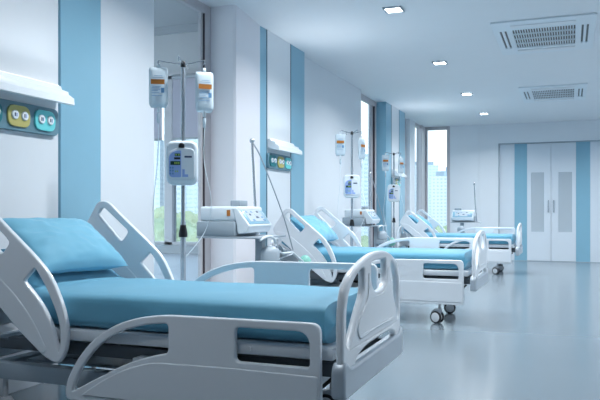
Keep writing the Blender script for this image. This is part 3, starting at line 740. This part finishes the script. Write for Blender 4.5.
def vent_hoses(x, y, e, where):
    hose('breathing_line', [(x-.065, y+.34, 1.80), (x-.064, y+.55, 1.657), (x-.046, y+1.0, 1.161), (x-.062+e*.02, y+1.30, .81)], .006, 'gtube', 'thin grey line slanting down from the support arm of the ventilator '+where, 'tube')
    hose('breathing_hose', [(x+.14, y+.05, .955), (x+.165, y+.16, .985), (x+.152, y+.32, .957), (x+.11, y+.49, .862), (x+.08, y+.66, .817), (x+.065, y+.83, .808), (x+.05, y+1.0, .80), (x+.06, y+1.15, .74), (x+.04, y+1.30, .70)], .012, 'tube', 'white breathing hose sagging from the ventilator '+where, 'hose')
    hose('breathing_hose', [(x+.16, y+.31, .90), (x+.13, y+.42, .88), (x-.02, y+.50, .75), (x+.03, y+.65, .753), (x+.06, y+.80, .775), (x+.07, y+.95, .79)], .010, 'gtube', 'grey lower breathing hose of the ventilator '+where, 'hose')
    t = empty('breathing_bag', (x+.03, y+1.40, .61)); tag(t, 'green breathing bag at the end of the white hose '+where, 'breathing bag')
    MB().lathe([(.005, .0), (.035, .005), (.058, .03), (.066, .065), (.060, .10), (.04, .13), (.016, .145)]).build('bag', 'green', t)
    MB().tube([(0, 0, .04), (.0, -.05, .06), (.01, -.09, .08)], .012).build('connector', 'tube', t)
vent_hoses(-2.52, 5.20, 0, 'near the middle bed')
vent_hoses(-2.90, 10.45, 1, 'near the farthest bed')

# ------------------------------------------------------------------ outside: towers, trees, ground
struct('ground', MB().box(-900, 500, -50, 1400, -14.2, -14), 'ground')
def tower(x, y, w, d, h, m, label, rz=0.):
    t = empty('office_tower', (x, y, -14), rz); tag(t, label, 'building')
    MB().box(-w/2, w/2, -d/2, d/2, 0, h).build('facade', m, t, False)
    MB().box(-w/2*1.02, w/2*1.02, -d/2*1.02, d/2*1.02, h, h+1.2).build('parapet', m, t, False)
    MB().box(-w/4, w/5, -d/4, d/4, h+1.2, h+4.5).build('roof_plant', 'greyp', t, False)
tw = [(-.172, 500, 13, 40, 'tower1', 'white gridded tower filling the left of the far window'),
      (-.155, 560, 17, 47, 'tower2', 'blue grey tower at the right of the far window'),
      (-.186, 650, 14, 58, 'tower3', 'pale tower behind the white one at the left of the far window'),
      (-.166, 900, 20, 64, 'tower2', 'hazy distant tower low in the far window'),
      (-.222, 480, 16, 44, 'tower1', 'white tower seen through the side window next to the corner'),
      (-.205, 700, 22, 62, 'tower3', 'pale tower seen past the corner post'),
      (-.30, 420, 26, 50, 'tower3', 'pale tower seen through the window beside the blue panel'),
      (-.325, 600, 26, 62, 'tower2', 'blue grey tower behind, through the window beside the blue panel'),
      (-.575, 380, 22, 66, 'tower3', 'pale tower at the right of the bay window'),
      (-.605, 300, 10, 52, 'tower1', 'white tower in the middle of the bay window'),
      (-.635, 420, 30, 60, 'tower2', 'blue grey tower left in the bay window'),
      (-.66, 300, 18, 50, 'tower1', 'white tower at the left edge of the bay window')]
for k, (b, y, w, h, m, lab) in enumerate(tw):
    tower(b*y, y, w, w*.8, h, m, lab, (.2, -.3, .1, .4, 0, .25)[k % 6])
def tree(x, y, top, r, m, label, seed):
    t = empty('tree', (x, y, -14)); tag(t, label, 'tree', 'trees outside the windows'); H_ = top+14
    MB().cyl((0, 0, 0), (0, 0, H_-r), .28, .16).build('trunk', 'trunk', t)
    mb = MB(); rnd = random.Random(seed)
    for k in range(9):
        b = bmesh.new(); bmesh.ops.create_icosphere(b, subdivisions=4, radius=1)
        rr = r*rnd.uniform(.42, .62); a = rnd.uniform(0, 2*PI); q = r*rnd.uniform(.15, .6) if k else 0
        c = Vector((math.cos(a)*q, math.sin(a)*q, H_-rr*1.02-rnd.uniform(0, r*.9)*(k > 0)))
        for v in b.verts:
            d = noise.noise(v.co*3.1+Vector((k, seed, 0)))*.22+noise.noise(v.co*8+Vector((seed, k, 0)))*.16
            v.co = c+v.co*rr*(1+d)
        me = bpy.data.meshes.new('t'); b.to_mesh(me); b.free(); mb.add_mesh(me)
    mb.build('crown', m, t)
tr = [(-.63, 44, 1.6, 'leaf', 'tree farther back in the middle of the bay window'), (-.57, 38, 1.2, 'leaf', 'tree farther back at the right of the bay window'), (-.675, 17.5, .75, 'leaf', 'pale green tree low left in the bay window'), (-.61, 27, .95, 'leaf2', 'darker green tree in the middle of the bay window'), (-.545, 19.5, .8, 'leaf', 'pale green tree low right in the bay window'),
      (-.292, 26, .2, 'leaf', 'yellow green tree low in the window beside the blue panel'), (-.33, 38, .3, 'leaf2', 'darker tree behind, low in the window beside the blue panel'),
      (-.175, 40, .5, 'leaf', 'pale green tree low in the far window'), (-.215, 46, .4, 'leaf2', 'tree low in the side window next to the corner')]
for k, (b, y, top, m, lab) in enumerate(tr): tree(b*y, y, top, 2.5, m, lab, k+2)

# ------------------------------------------------------------------ light
W = bpy.data.worlds.new('world'); SC.world = W; W.use_nodes = True; nt = W.node_tree
bg = nt.nodes['Background']; tc = nt.nodes.new('ShaderNodeTexCoord'); sp = nt.nodes.new('ShaderNodeSeparateXYZ'); cr = nt.nodes.new('ShaderNodeValToRGB')
nt.links.new(tc.outputs['Generated'], sp.inputs[0]); nt.links.new(sp.outputs[2], cr.inputs[0]); nt.links.new(cr.outputs[0], bg.inputs[0])
cr.color_ramp.elements[0].position = 0; cr.color_ramp.elements[0].color = (.80, .90, .97, 1)
cr.color_ramp.elements[1].position = .6; cr.color_ramp.elements[1].color = (.42, .66, .88, 1)
e = cr.color_ramp.elements.new(.18); e.color = (.72, .90, .97, 1)
bg.inputs[1].default_value = 2.6
S = bpy.data.lights.new('sun', 'SUN'); S.energy = 1.6; S.angle = .05; S.color = (1, .97, .93)
so = bpy.data.objects.new('sun', S); COL.objects.link(so); so.rotation_euler = (math.radians(50), 0, math.radians(25)); so['kind'] = 'helper'
def portal(loc, rot, sx, sy):
    L = bpy.data.lights.new('portal', 'AREA'); L.shape = 'RECTANGLE'; L.size = sx; L.size_y = sy; L.cycles.is_portal = True
    o = bpy.data.objects.new('window_portal', L); COL.objects.link(o); o.location = loc; o.rotation_euler = rot; o['kind'] = 'helper'
portal((-3.72, 12.8, 1.7), (0, -PI/2, 0), 3.3, 1.3)
portal((-3.72, 15.8, 1.7), (0, -PI/2, 0), 3.3, .8)
portal((-3.63, 17.2, 1.7), (0, -PI/2, 0), 3.3, .7)
portal((-3.18, 18.12, 1.7), (-PI/2, 0, 0), .5, 3.3)
portal((-6.62, 5.35, 1.7), (0, -PI/2, 0), 3.2, 3.6)
portal((-5.1, 3.38, 1.7), (PI/2, 0, 0), 2.8, 3.2)
portal((-5.1, 7.32, 1.8), (-PI/2, 0, 0), 2.7, 2.0)

# ------------------------------------------------------------------ camera
cam = bpy.data.cameras.new('camera'); co = bpy.data.objects.new('camera', cam); COL.objects.link(co); SC.camera = co
TH = math.atan(270/700)
co.location = (0, 0, 1.18); co.rotation_euler = (PI/2, 0, TH)
cam.sensor_width = 36; cam.sensor_fit = 'HORIZONTAL'; cam.lens = 36*700/600
cam.shift_x = 0; cam.shift_y = 13/600
cam.clip_end = 3000; cam.clip_start = .05
SC.view_settings.view_transform = 'Standard'; SC.view_settings.look = 'None'; SC.view_settings.gamma = 1; SC.view_settings.use_curve_mapping = False
SC.view_settings.exposure = 0.3
SC.cycles.max_bounces = 10; SC.cycles.diffuse_bounces = 6; SC.cycles.transparent_max_bounces = 12; SC.cycles.sample_clamp_indirect = 6
